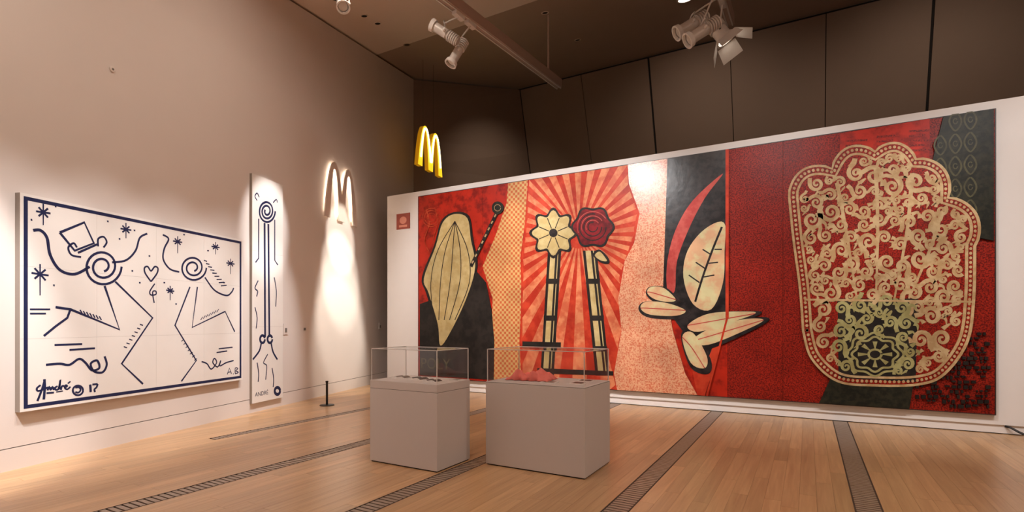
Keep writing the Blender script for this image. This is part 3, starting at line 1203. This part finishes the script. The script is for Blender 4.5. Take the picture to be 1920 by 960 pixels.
# ================================================================== the two double-arch letters
def m_outline(Wm, Hm):
    half = 0.285 * Wm
    inn = 0.132 * Wm
    out = []

    def outer(t):
        return Hm * (1 - abs(t) ** 2.3)

    def inner_(t):
        return 0.88 * Hm * (1 - abs(t) ** 2.3)
    n = 22
    tm = (0.5 * Wm - half) / half
    left = []
    for k in range(n + 1):
        t = -1 + (1 + tm) * k / n
        left.append((half + t * half, outer(t)))
    # left foot -> apex -> centre notch -> mirror
    pts = left + [(Wm - x, z) for x, z in reversed(left[:-1])]
    # right foot inner arch back to the centre foot, then the left inner arch
    for k in range(n + 1):
        t = 1 - 2 * k / n
        pts.append((Wm - half + t * inn, inner_(t)))
    for k in range(n + 1):
        t = 1 - 2 * k / n
        pts.append((half + t * inn, inner_(t)))
    return pts


WM = 1.32
_h = hit(609, 404, LW0 + LWN * 0.062, LWN)
ms0, MZ = (_h - LW0).dot(LWD), _h.z
wm = thing('arch_letter', 'large matt grey letter M of two arches, lit from behind on the left wall', 'sign', lw_pt(ms0, MZ), LROT)
p = MB()
p.prism(m_outline(WM, 1.2), -0.062, -0.036)
p.build('letter_body', mat('grey_letter', (232, 218, 208), 0.7), wm)
# standoff pins and glowing tubes behind the letter
for x, z in ((0.1, 0.25), (0.66, 0.25), (1.22, 0.25), (0.376, 1.1), (0.944, 1.1)):
    s = MB()
    s.lathe((x, -0.037, z), (0, 1, 0), [(0, 0.012), (0.036, 0.012)], 8)
    s.build('standoff', M_METAL, wm)
TUBE = mat('halo_tube', (255, 244, 225), 0.4, emit=(255, 238, 214), emit_s=60.0)
half = 0.285 * WM
for side in (0, 1):
    for kx, kz in ((0.62, 0.915),):
        pts = []
        for k in range(25):
            t = -0.95 + 1.9 * k / 24
            x = half + t * half * kx
            pts.append((WM - x if side else x, -0.02, 1.2 * kz * (1 - abs(t) ** 2.3) + 0.01))
        s = MB()
        s.tube(pts, 0.007, 6)
        s.build('glow_tube', TUBE, wm)
for z_, dg, wt in ((3.35, 15.5, 1150), (2.55, 18.5, 1050), (1.75, 21, 1050), (1.0, 22, 1000)):
    spot('letter_spotlight', (-5.2, 8.3, 6.2), lw_pt(ms0 + 0.7, z_), wt, dg, 0.5, 0.03, (1, 0.93, 0.82))

# yellow lit letter hanging above the partition's left end
yl_loc = Vector((-8.68, 10.45, 5.56))
yd = Vector((-0.17, 0.985, 0)).normalized()
yl = thing('hanging_arch_letter', 'glowing yellow letter M of two arches hanging above the partition', 'sign', yl_loc, math.atan2(yd.y, yd.x))
p = MB()
p.prism(m_outline(WM, 1.1), 0.0, 0.11)
p.build('letter_case', mat('amber_case', (214, 158, 26), 0.4, emit=(220, 150, 10), emit_s=0.35), yl)
p = MB()
p.prism(m_outline(WM, 1.1), -0.012, 0.0)
p.build('lit_face', mat('yellow_face', (250, 214, 60), 0.3, emit=(255, 205, 40), emit_s=1.2), yl)
half = 0.285 * WM
for side in (0, 1):
    pts = []
    for k in range(21):
        t = -0.9 + 1.8 * k / 20
        x = half + t * half * 0.76
        pts.append((WM - x if side else x, -0.02, 1.1 * 0.94 * (1 - abs(t) ** 2.3) + 0.0))
    s = MB()
    s.tube(pts, 0.022, 6)
    s.build('neon_tube', mat('pale_neon', (255, 250, 200), 0.3, emit=(255, 246, 190), emit_s=5.0), yl)
for x in (0.376, 0.944):
    s = MB()
    yy = yl_loc.y + yd.y * x
    s.tube([(x, 0.07, 1.09), (x, 0.07, ceil_z(yy) - yl_loc.z)], 0.003, 5)
    s.build('hanging_wire', M_BLACK, yl)


# ================================================================== display plinths
def plinth(label, x0, x1, y0, y1, h, top, seam):
    o = thing('display_plinth', label, 'plinth', ((x0 + x1) / 2, (y0 + y1) / 2, 0))
    a, b = (x1 - x0) / 2, (y1 - y0) / 2
    p = MB()
    p.box(-a + 0.012, a - 0.012, -b + 0.012, b - 0.012, 0, 0.012)
    p.build('recessed_foot', M_SEAM, o)
    p = MB()
    p.box(-a, a, -b, b, 0.012, seam - 0.002)
    body = p.build('body', M_PLINTH, o)
    bv = body.modifiers.new('bevel', 'BEVEL')
    bv.width = 0.003
    bv.segments = 2
    p = MB()
    p.box(-a, a, -b, b, seam + 0.002, h)
    cap = p.build('cap', M_PLINTH, o)
    bv = cap.modifiers.new('bevel', 'BEVEL')
    bv.width = 0.003
    p = MB()
    p.box(-a + .003, a - .003, -b + .003, b - .003, seam - 0.002, seam + 0.002)
    p.build('joint', M_GROOVE, o)
    return o


def case(label, x0, x1, y0, y1, z0, z1):
    o = thing('display_case', label, 'display case', ((x0 + x1) / 2, (y0 + y1) / 2, z0), 0, 'clear covers on the plinths')
    a, b, H, t = (x1 - x0) / 2 - 0.004, (y1 - y0) / 2 - 0.004, z1 - z0, 0.006
    for bx in ((-a, a, -b, -b + t, 0, H - t), (-a, a, b - t, b, 0, H - t), (-a, -a + t, -b + t, b - t, 0, H - t), (a - t, a, -b + t, b - t, 0, H - t), (-a, a, -b, b, H - t, H)):
        p = MB()
        p.box(*bx)
        p.build('pane', M_ACR, o)
    e = 0.0035
    for bx in [(sx * a - e, sx * a + e, sy * b - e, sy * b + e, 0, H) for sx in (-1, 1) for sy in (-1, 1)] + \
            [(-a, a, sy * b - e, sy * b + e, H - e, H + e) for sy in (-1, 1)] + [(sx * a - e, sx * a + e, -b, b, H - e, H + e) for sx in (-1, 1)]:
        p = MB()
        p.box(*bx)
        p.build('polished_edge', M_ACREDGE, o)
    return o


PH = 0.88
plinth('smaller white display plinth on the left, with a seam below its top', -4.13, -3.22, 4.17, 4.75, PH, 1.22, 0.795)
plinth('wider white display plinth on the right, carrying the coral cloth', -2.97, -1.85, 4.68, 5.40, PH, 1.22, 0.872)
case('clear acrylic cover over the booklets on the smaller plinth', -4.12, -3.23, 4.18, 4.74, PH, 1.22)
case('clear acrylic cover over the coral cloth on the wider plinth', -2.96, -1.86, 4.69, 5.39, PH, 1.22)

M_PAPER = mat('paper', (236, 230, 226), 0.6)
M_PHOTO = mat('dark_photo_print', (58, 50, 48), 0.4, var=0.6, vscale=18)
M_PHOTO2 = mat('grey_photo_print', (120, 110, 104), 0.4, var=0.5, vscale=18)


def booklet(label, x, y, w_, h_, rot, open_, dark, group):
    o = thing('booklet', label, 'booklet', (x, y, PH), math.radians(rot), group)
    n = 8
    for s in ((-1, 1) if open_ else (1,)):
        p = MB()
        prof = []
        for k in range(n + 1):
            t = k / n
            prof.append((t * w_, 0.004 + 0.022 * math.sin(min(1, t * 1.15) * math.pi) * (1 - t * .5) if open_ else 0.006))
        for k in range(n):
            (xa, za), (xb, zb) = prof[k], prof[k + 1]
            xa, xb = xa * s, xb * s
            q = [(xa, -h_ / 2, za), (xb, -h_ / 2, zb), (xb, h_ / 2, zb), (xa, h_ / 2, za)]
            if s < 0:
                q = q[::-1]
            p.quad(*q)
            p.quad((xa, -h_ / 2, 0.0), (xb, -h_ / 2, 0.0), (xb, -h_ / 2, zb), (xa, -h_ / 2, za))
            p.quad((xa, h_ / 2, 0.0), (xa, h_ / 2, za), (xb, h_ / 2, zb), (xb, h_ / 2, 0.0))
        p.quad((s * w_, -h_ / 2, 0), (s * w_, h_ / 2, 0), (s * w_, h_ / 2, prof[-1][1]), (s * w_, -h_ / 2, prof[-1][1]))
        p.build('page', M_PAPER, o)
        p = MB()
        lo, hi = (1, n - 1)
        for k in range(lo, hi):
            (xa, za), (xb, zb) = prof[k], prof[k + 1]
            xa, xb = xa * s, xb * s
            q = [(xa, -h_ * .38, za + .001), (xb, -h_ * .38, zb + .001), (xb, h_ * .4, zb + .001), (xa, h_ * .4, za + .001)]
            p.quad(*(q if s > 0 else q[::-1]))
        p.build('picture', M_PHOTO if dark else M_PHOTO2, o)
    return o


G1 = 'booklets on the smaller plinth'
booklet('pale open booklet at the left end of the smaller plinth', -3.98, 4.5, 0.1, 0.16, 5, True, False, G1)
booklet('open booklet with dark pictures in the middle of the smaller plinth', -3.72, 4.48, 0.11, 0.18, -4, True, True, G1)
booklet('open booklet with dark pictures near the front corner of the smaller plinth', -3.45, 4.38, 0.1, 0.17, 3, True, True, G1)
booklet('small closed leaflet at the right rear of the smaller plinth', -3.36, 4.62, 0.1, 0.14, 8, False, False, G1)
G2 = 'leaflets on the wider plinth'
booklet('pale leaflet right of the coral cloth on the wider plinth', -2.42, 4.9, 0.17, 0.14, 4, False, False, G2)
booklet('dark photo print near the right edge of the wider plinth', -2.12, 4.98, 0.16, 0.15, -3, False, True, G2)
booklet('dark photo print at the rear right of the wider plinth', -2.14, 5.22, 0.17, 0.14, 5, False, True, G2)

# crumpled coral cloth
p = MB()
nx, ny = 46, 26
grid = []
rs = random.Random(3)
bumps = [(rs.uniform(-.26, .26), rs.uniform(-.14, .14), rs.uniform(.03, .07), rs.uniform(.25, 1)) for _ in range(34)]
for j in range(ny + 1):
    for i in range(nx + 1):
        x = -0.24 + 0.48 * i / nx
        y = -0.15 + 0.30 * j / ny
        e = max(0.0, 1 - (abs(x) / 0.24) ** 4) * max(0.0, 1 - (abs(y) / 0.15) ** 4)
        z = 0.012
        for bx, by, r, a in bumps:
            z += 0.044 * a * math.exp(-((x - bx) ** 2 + (y - by) ** 2) / r ** 2)
        z = 0.004 + (z + 0.012 * abs(math.sin(x * 60 + y * 37))) * e ** 0.6
        wob = 1 + 0.12 * math.sin(i * 0.9) * (j in (0, ny)) + 0.1 * math.sin(j * 1.3) * (i in (0, nx))
        p.v.append((x * (1 + .06 * math.sin(j * .8)), y * (1 + .13 * math.sin(i * .7)), z))
for j in range(ny):
    for i in range(nx):
        a = j * (nx + 1) + i
        p.f.append((a, a + 1, a + nx + 2, a + nx + 1))
cl = p.build('cloth', mat('coral_fabric', (252, 128, 116), 0.8, var=0.12, vscale=20), None, True, (-2.62, 5.05, PH + .001), math.radians(4))
tag(cl, 'crumpled coral red cloth on top of the wider plinth', 'cloth')
sm = cl.modifiers.new('thick', 'SOLIDIFY')
sm.thickness = 0.003
sm.offset = 1


# ================================================================== lighting tracks and spotlights
def beam(name, label, x, y0, y1, z0, z1, rods, wdt=0.16, hgt=0.19):
    o = thing(name, label, 'lighting track', (x, y1, z1))
    p = MB()
    a = wdt / 2
    L = y0 - y1
    dz = z0 - z1

    def sec(y_, zz):
        return [(-a, y_, zz), (a, y_, zz), (a, y_, zz + hgt), (-a, y_, zz + hgt)]
    s0, s1 = sec(0, 0), sec(L, dz)
    p.quad(*s0[::-1])
    p.quad(*s1)
    for k in range(4):
        p.quad(s0[k], s0[(k + 1) % 4], s1[(k + 1) % 4], s1[k])
    p.build('beam', M_BEAM, o)
    p = MB()
    b = wdt * 0.28
    for s in (-1, 1):
        q0 = [(s * b - 0.012, 0.02, -0.012), (s * b + 0.012, 0.02, -0.012)]
        q1 = [(s * b - 0.012, L, dz - 0.012), (s * b + 0.012, L, dz - 0.012)]
        p.quad(q0[0], q0[1], q1[1], q1[0])
        p.quad(q0[0], q1[0], (q1[0][0], L, dz), (q0[0][0], 0.02, 0))
        p.quad(q0[1], (q0[1][0], 0.02, 0), (q1[1][0], L, dz), q1[1])
    p.build('conductor_rail', M_METAL, o)
    for ry_ in rods:
        zz = z1 + hgt + dz * (ry_ - y1) / L
        p = MB()
        p.lathe((0, ry_ - y1, zz - z1 - 0.01), (0, 0, 1), [(0, 0.034), (0.03, 0.034), (0.03, 0.024), (ceil_z(ry_) - zz, 0.024)], 10)
        p.build('hanging_rod', M_BEAM, o, True)
    return o


B1X = -5.04
beam('lighting_track', 'long pale lighting track hung from the ceiling left of the middle', B1X, 3.5, 11.1, 6.34, 6.95, (10.55, 5.5))
r2 = hit(1368, 45, (0, 10.6, 0), (0, 1, 0))
B2X = r2.x
beam('lighting_track', 'lighting track end at the top edge beside the spotlight with barn doors', B2X, 4.5, 10.65, r2.z - 0.45, r2.z, (10.6,))


def lamp(label, mount, pivot, target, L=0.5, R=0.085, doors=False, lit=True, watts=0, group='spotlights on the tracks', deg=40, mtl=None):
    """spotlight: adapter under the track, arm, yoke, finned housing, front ring, lens"""
    mtl = mtl or M_METAL
    mo = Vector(mount) - Vector((0, 0, 0.014))
    pv = Vector(pivot) - mo
    d = (Vector(target) - Vector(pivot)).normalized()
    o = thing('track_spotlight', label, 'spotlight', mo, 0, group)
    p = MB()
    p.box(-0.045, 0.045, -0.12, 0.12, -0.06, 0.0)
    p.build('adapter', M_WHITEM, o)
    side = d.cross(Vector((0, 0, 1))).normalized()
    p = MB()
    top = pv + Vector((0, 0, 0.16))
    p.tube([(0, 0, -0.05), tuple(top * 0.5 + Vector((0, 0, -0.02))), tuple(top)], 0.014, 8)
    p.build('arm', mtl, o, True)
    p = MB()
    y1 = pv + side * (R + 0.03)
    y2 = pv - side * (R + 0.03)
    p.tube([tuple(y1), tuple(y1 + Vector((0, 0, 0.13))), tuple(top), tuple(y2 + Vector((0, 0, 0.13))), tuple(y2)], 0.013, 8)
    p.build('yoke', M_WHITEM, o, True)
    p = MB()
    st = pv - d * (L * 0.5)
    prof = [(0, 0.0), (0, R * 0.7)]
    x = 0.0
    nf = 5
    for k in range(nf):
        a = L * (0.04 + 0.07 * k)
        prof += [(a, R * 0.72), (a, R), (a + L * 0.035, R), (a + L * 0.035, R * 0.72)]
    prof += [(L * 0.42, R * 0.72), (L * 0.42, R * 0.86), (L * 0.9, R * 0.86)]
    p.lathe(st, d, prof, 20)
    p.build('housing', mtl, o, True)
    p = MB()
    p.lathe(st + d * (L * 0.88), d, [(0, R * 0.87), (0, R * 1.12), (L * 0.12, R * 1.2), (L * 0.12, R * 0.95), (L * .05, R * .9)], 22, False)
    p.build('front_ring', M_WHITEM, o, True)
    p = MB()
    p.lathe(st + d * (L * 0.9), d, [(0, R * 0.85), (0.012, R * 0.8), (0.02, R * 0.4)], 18)
    p.build('lens', M_LED if doors else M_METAL, o, True)
    for s in (-1, 1):
        p = MB()
        c = pv + side * s * (R * 0.86)
        p.lathe(c, side * s, [(0, 0.022), (0.05, 0.022), (0.05, 0.016), (0.06, 0.016)], 12)
        p.build('knob', M_BLACK if s > 0 else M_WHITEM, o)
    if doors:
        up = side.cross(d).normalized()
        fc = st + d * L
        for ax, oth in ((side, up), (-side, up), (up, side), (-up, side)):
            e = fc + ax * R * 1.2
            tip = e + (d * 0.75 + ax * 0.66).normalized() * R * 1.8
            p = MB()
            n_ = (d * 0.66 - ax * 0.75).normalized() * 0.004
            a, b = e + oth * R * 1.1, e - oth * R * 1.1
            c_, d_ = tip - oth * R * 1.25, tip + oth * R * 1.25
            f1 = [a, b, c_, d_]
            f2 = [q + n_ for q in f1]
            p.quad(*f1)
            p.quad(*f2[::-1])
            for k in range(4):
                p.quad(f1[k], f2[k], f2[(k + 1) % 4], f1[(k + 1) % 4])
            p.build('barn_door', M_WHITEM, o)
    if watts:
        l = spot('spotlight_beam', tuple(pv + d * (L * 0.62)), tuple(pv + d * 3), watts, deg, 0.6, 0.05)
        l.parent = o
    return o


def beam_z(y, y0, y1, z0, z1):
    return z1 + (z0 - z1) * (y - y1) / (y0 - y1)


def at_y(u, v, y_):
    d = ray(u, v)
    return EYEV + d * (y_ / d.y)


# group on the long track
for (u, v), (tu, tv), lab, yq in (((858, 98), (836, 134), 'lower spotlight of the pair under the long track, pointing down left', 7.35),
                                  ((834, 62), (800, 40), 'upper spotlight of the pair under the long track, pointing up left', 7.0)):
    pv = at_y(u, v, yq)
    tg = at_y(tu, tv, yq - 0.15)
    mz = beam_z(yq + .1, 3.5, 11.1, 6.34, 6.95)
    lamp(lab, (B1X, yq + 0.1, mz), pv, tg, 0.52, 0.09)
# cluster at the top right
zb = beam_z(9.6, 4.5, 10.65, r2.z - 0.45, r2.z)
for (u, v), (tu, tv), lab, L, R, dr, yq in (((1297, 46), (1270, 62), 'left plain spotlight of the cluster near the top edge', 0.62, 0.11, False, 9.3),
                                            ((1318, 58), (1290, 76), 'middle plain spotlight of the cluster near the top edge', 0.62, 0.11, False, 9.0),
                                            ((1350, 60), (1374, 90), 'white spotlight with open barn doors near the top edge', 0.36, 0.15, True, 9.6)):
    pv = at_y(u, v, yq)
    tg = at_y(tu, tv, yq + (0.02 if dr else -0.12))
    lamp(lab, (B2X, yq + 0.05, beam_z(yq + .05, 4.5, 10.65, r2.z - 0.45, r2.z)), pv, tg, L, R, dr, lit=not dr, mtl=M_WHITEM if dr else None)
# lone lamp at the top left, on the out-of-view end of another track
pv = at_y(640, 2, 5.6)
lamp('lone spotlight at the top edge above the left wall', (pv.x + 0.12, pv.y, pv.z + 0.34), pv, at_y(652, 40, 5.4), 0.42, 0.085)

# round recesses in the ceiling
HL = [((683, 30), 'dark round ceiling recess nearest the lone spotlight'), ((708, 44), 'dark round ceiling recess, second from the lone spotlight'),
      ((763, 84), 'dark round ceiling recess at the edge of the brown ceiling bay'), ((1022, 24), 'dark round ceiling recess beside the hanging rod'),
      ((1083, 75), 'faint round ceiling recess right of the hanging rod')]
for (u, v), lab in HL:
    q = hit(u, v, (0, 6.48, 7.53), (0, -0.206, 1))
    o = thing('ceiling_recess', lab, 'ceiling recess', q, 0, 'round recesses in the ceiling')
    nrm = Vector((0, 0.206, -1)).normalized()
    p = MB()
    p.lathe((0, 0, 0), nrm, [(0, 0.085), (0.006, 0.085), (0.006, 0.062), (0.001, 0.062)], 20, False)
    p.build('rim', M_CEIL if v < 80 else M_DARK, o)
    p = MB()
    p.lathe((0, 0, 0), nrm, [(0.0005, 0.062), (0.003, 0.058)], 20)
    p.build('hollow', M_SEAM, o)
# lit ceiling lamp at the top edge
q = hit(1284, -3, (0, 6.48, 7.53), (0, -0.206, 1))
o = thing('ceiling_lamp', 'lit round ceiling lamp at the top edge behind the spotlight cluster', 'lamp', q)
p = MB()
p.lathe((0, 0, 0), nrm, [(0, 0.17), (0.03, 0.17), (0.03, 0.14), (0.01, 0.14)], 24, False)
p.build('rim', M_WHITEM, o)
p = MB()
p.lathe((0, 0, 0), nrm, [(0.002, 0.14), (0.012, 0.135)], 24)
p.build('diffuser', M_LED, o)

# ================================================================== small things
q = hit(613, 760, (0, 0, 0), (0, 0, 1))
post = thing('floor_post', 'short black post on a round base by the bright patch of wall', 'post', (q.x, q.y, 0))
p = MB()
p.lathe((0, 0, 0), (0, 0, 1), [(0, 0.13), (0.008, 0.13), (0.014, 0.12), (0.016, 0.03)], 28)
p.build('base', M_BLACK, post, True)
p = MB()
p.lathe((0, 0, 0.01), (0, 0, 1), [(0, 0.02), (0.4, 0.02), (0.41, 0.026), (0.43, 0.026), (0.435, 0.02)], 16)
p.build('shaft', M_BLACK, post, True)

# small red print on the partition
q0 = hit(744, 402, (0, WALL_Y, 0), (0, 1, 0))
q1 = hit(769, 428, (0, WALL_Y, 0), (0, 1, 0))
pr = thing('small_print', 'small square brownish red print left of the mural', 'print', (q0.x, WALL_Y, q1.z))
sw, sh = q1.x - q0.x, q0.z - q1.z
p = MB()
p.box(0, sw, -0.012, 0, 0, sh)
p.build('backing', mat('print_board', (150, 66, 52), 0.5, var=.3, vscale=14), pr)
p = MB()
p.prism([(sw * .5 + sw * .26 * math.cos(t), sh * .56 + sh * .24 * math.sin(t)) for t in [k * math.pi / 10 for k in range(20)]], -0.013, -0.012)
p.prism([(sw * .2, sh * .12), (sw * .8, sh * .12), (sw * .8, sh * .26), (sw * .2, sh * .26)], -0.013, -0.012)
p.build('motif', mat('print_salmon_motif', (214, 140, 120), 0.5), pr)

# wall sockets and plates on the left wall
for (u, v), w_, h_, lab, m_ in (((535, 617), 0.12, 0.2, 'pale wall plate right of the tall panel', M_LEFT),
                                ((571, 617), 0.05, 0.05, 'tiny dark wall knob left of the bright beam', M_GROOVE),
                                ((712, 611), 0.11, 0.16, 'pale wall switch near the partition corner', M_LEFT)):
    s, z = lw_s(u, v)
    o = thing('wall_plate', lab, 'wall plate', lw_pt(s, z), LROT)
    p = MB()
    p.box(-w_ / 2, w_ / 2, -0.012, 0, -h_ / 2, h_ / 2)
    p.build('plate', m_, o)
    p = MB()
    p.box(-w_ * .2, w_ * .2, -0.02, -0.012, -h_ * .3, h_ * .1)
    p.build('button', M_GROOVE, o)
s, z = lw_s(210, 130)
o = thing('wall_sensor', 'small round sensor high on the left wall', 'sensor', lw_pt(s, z), LROT)
p = MB()
p.lathe((0, 0, 0), (0, -1, 0), [(0, 0.035), (0.012, 0.035), (0.016, 0.028), (0.016, 0.0)], 18)
p.build('disc', M_LEFT, o)
p = MB()
p.lathe((0, -0.016, 0), (0, -1, 0), [(0, 0.014), (0.004, 0.012)], 12)
p.build('eye', M_GROOVE, o)

# black cable leaving the partition at the right
c0 = hit(1888, 800, (0, WALL_Y, 0), (0, 1, 0))
p = MB()
p.tube([(c0.x - .01, WALL_Y + 0.02, c0.z), (c0.x + .03, WALL_Y - 0.03, c0.z - .005), (c0.x + 0.1, WALL_Y - 0.06, c0.z - .05), (c0.x + .17, WALL_Y - .09, 0.025),
        (c0.x + .3, WALL_Y - .12, 0.016), (c0.x + 1.2, WALL_Y - .2, 0.016)], 0.015, 8)
cb = p.build('cable', M_BLACK, None, True)
tag(cb, 'thick black cable at the foot of the partition, far right edge', 'cable')
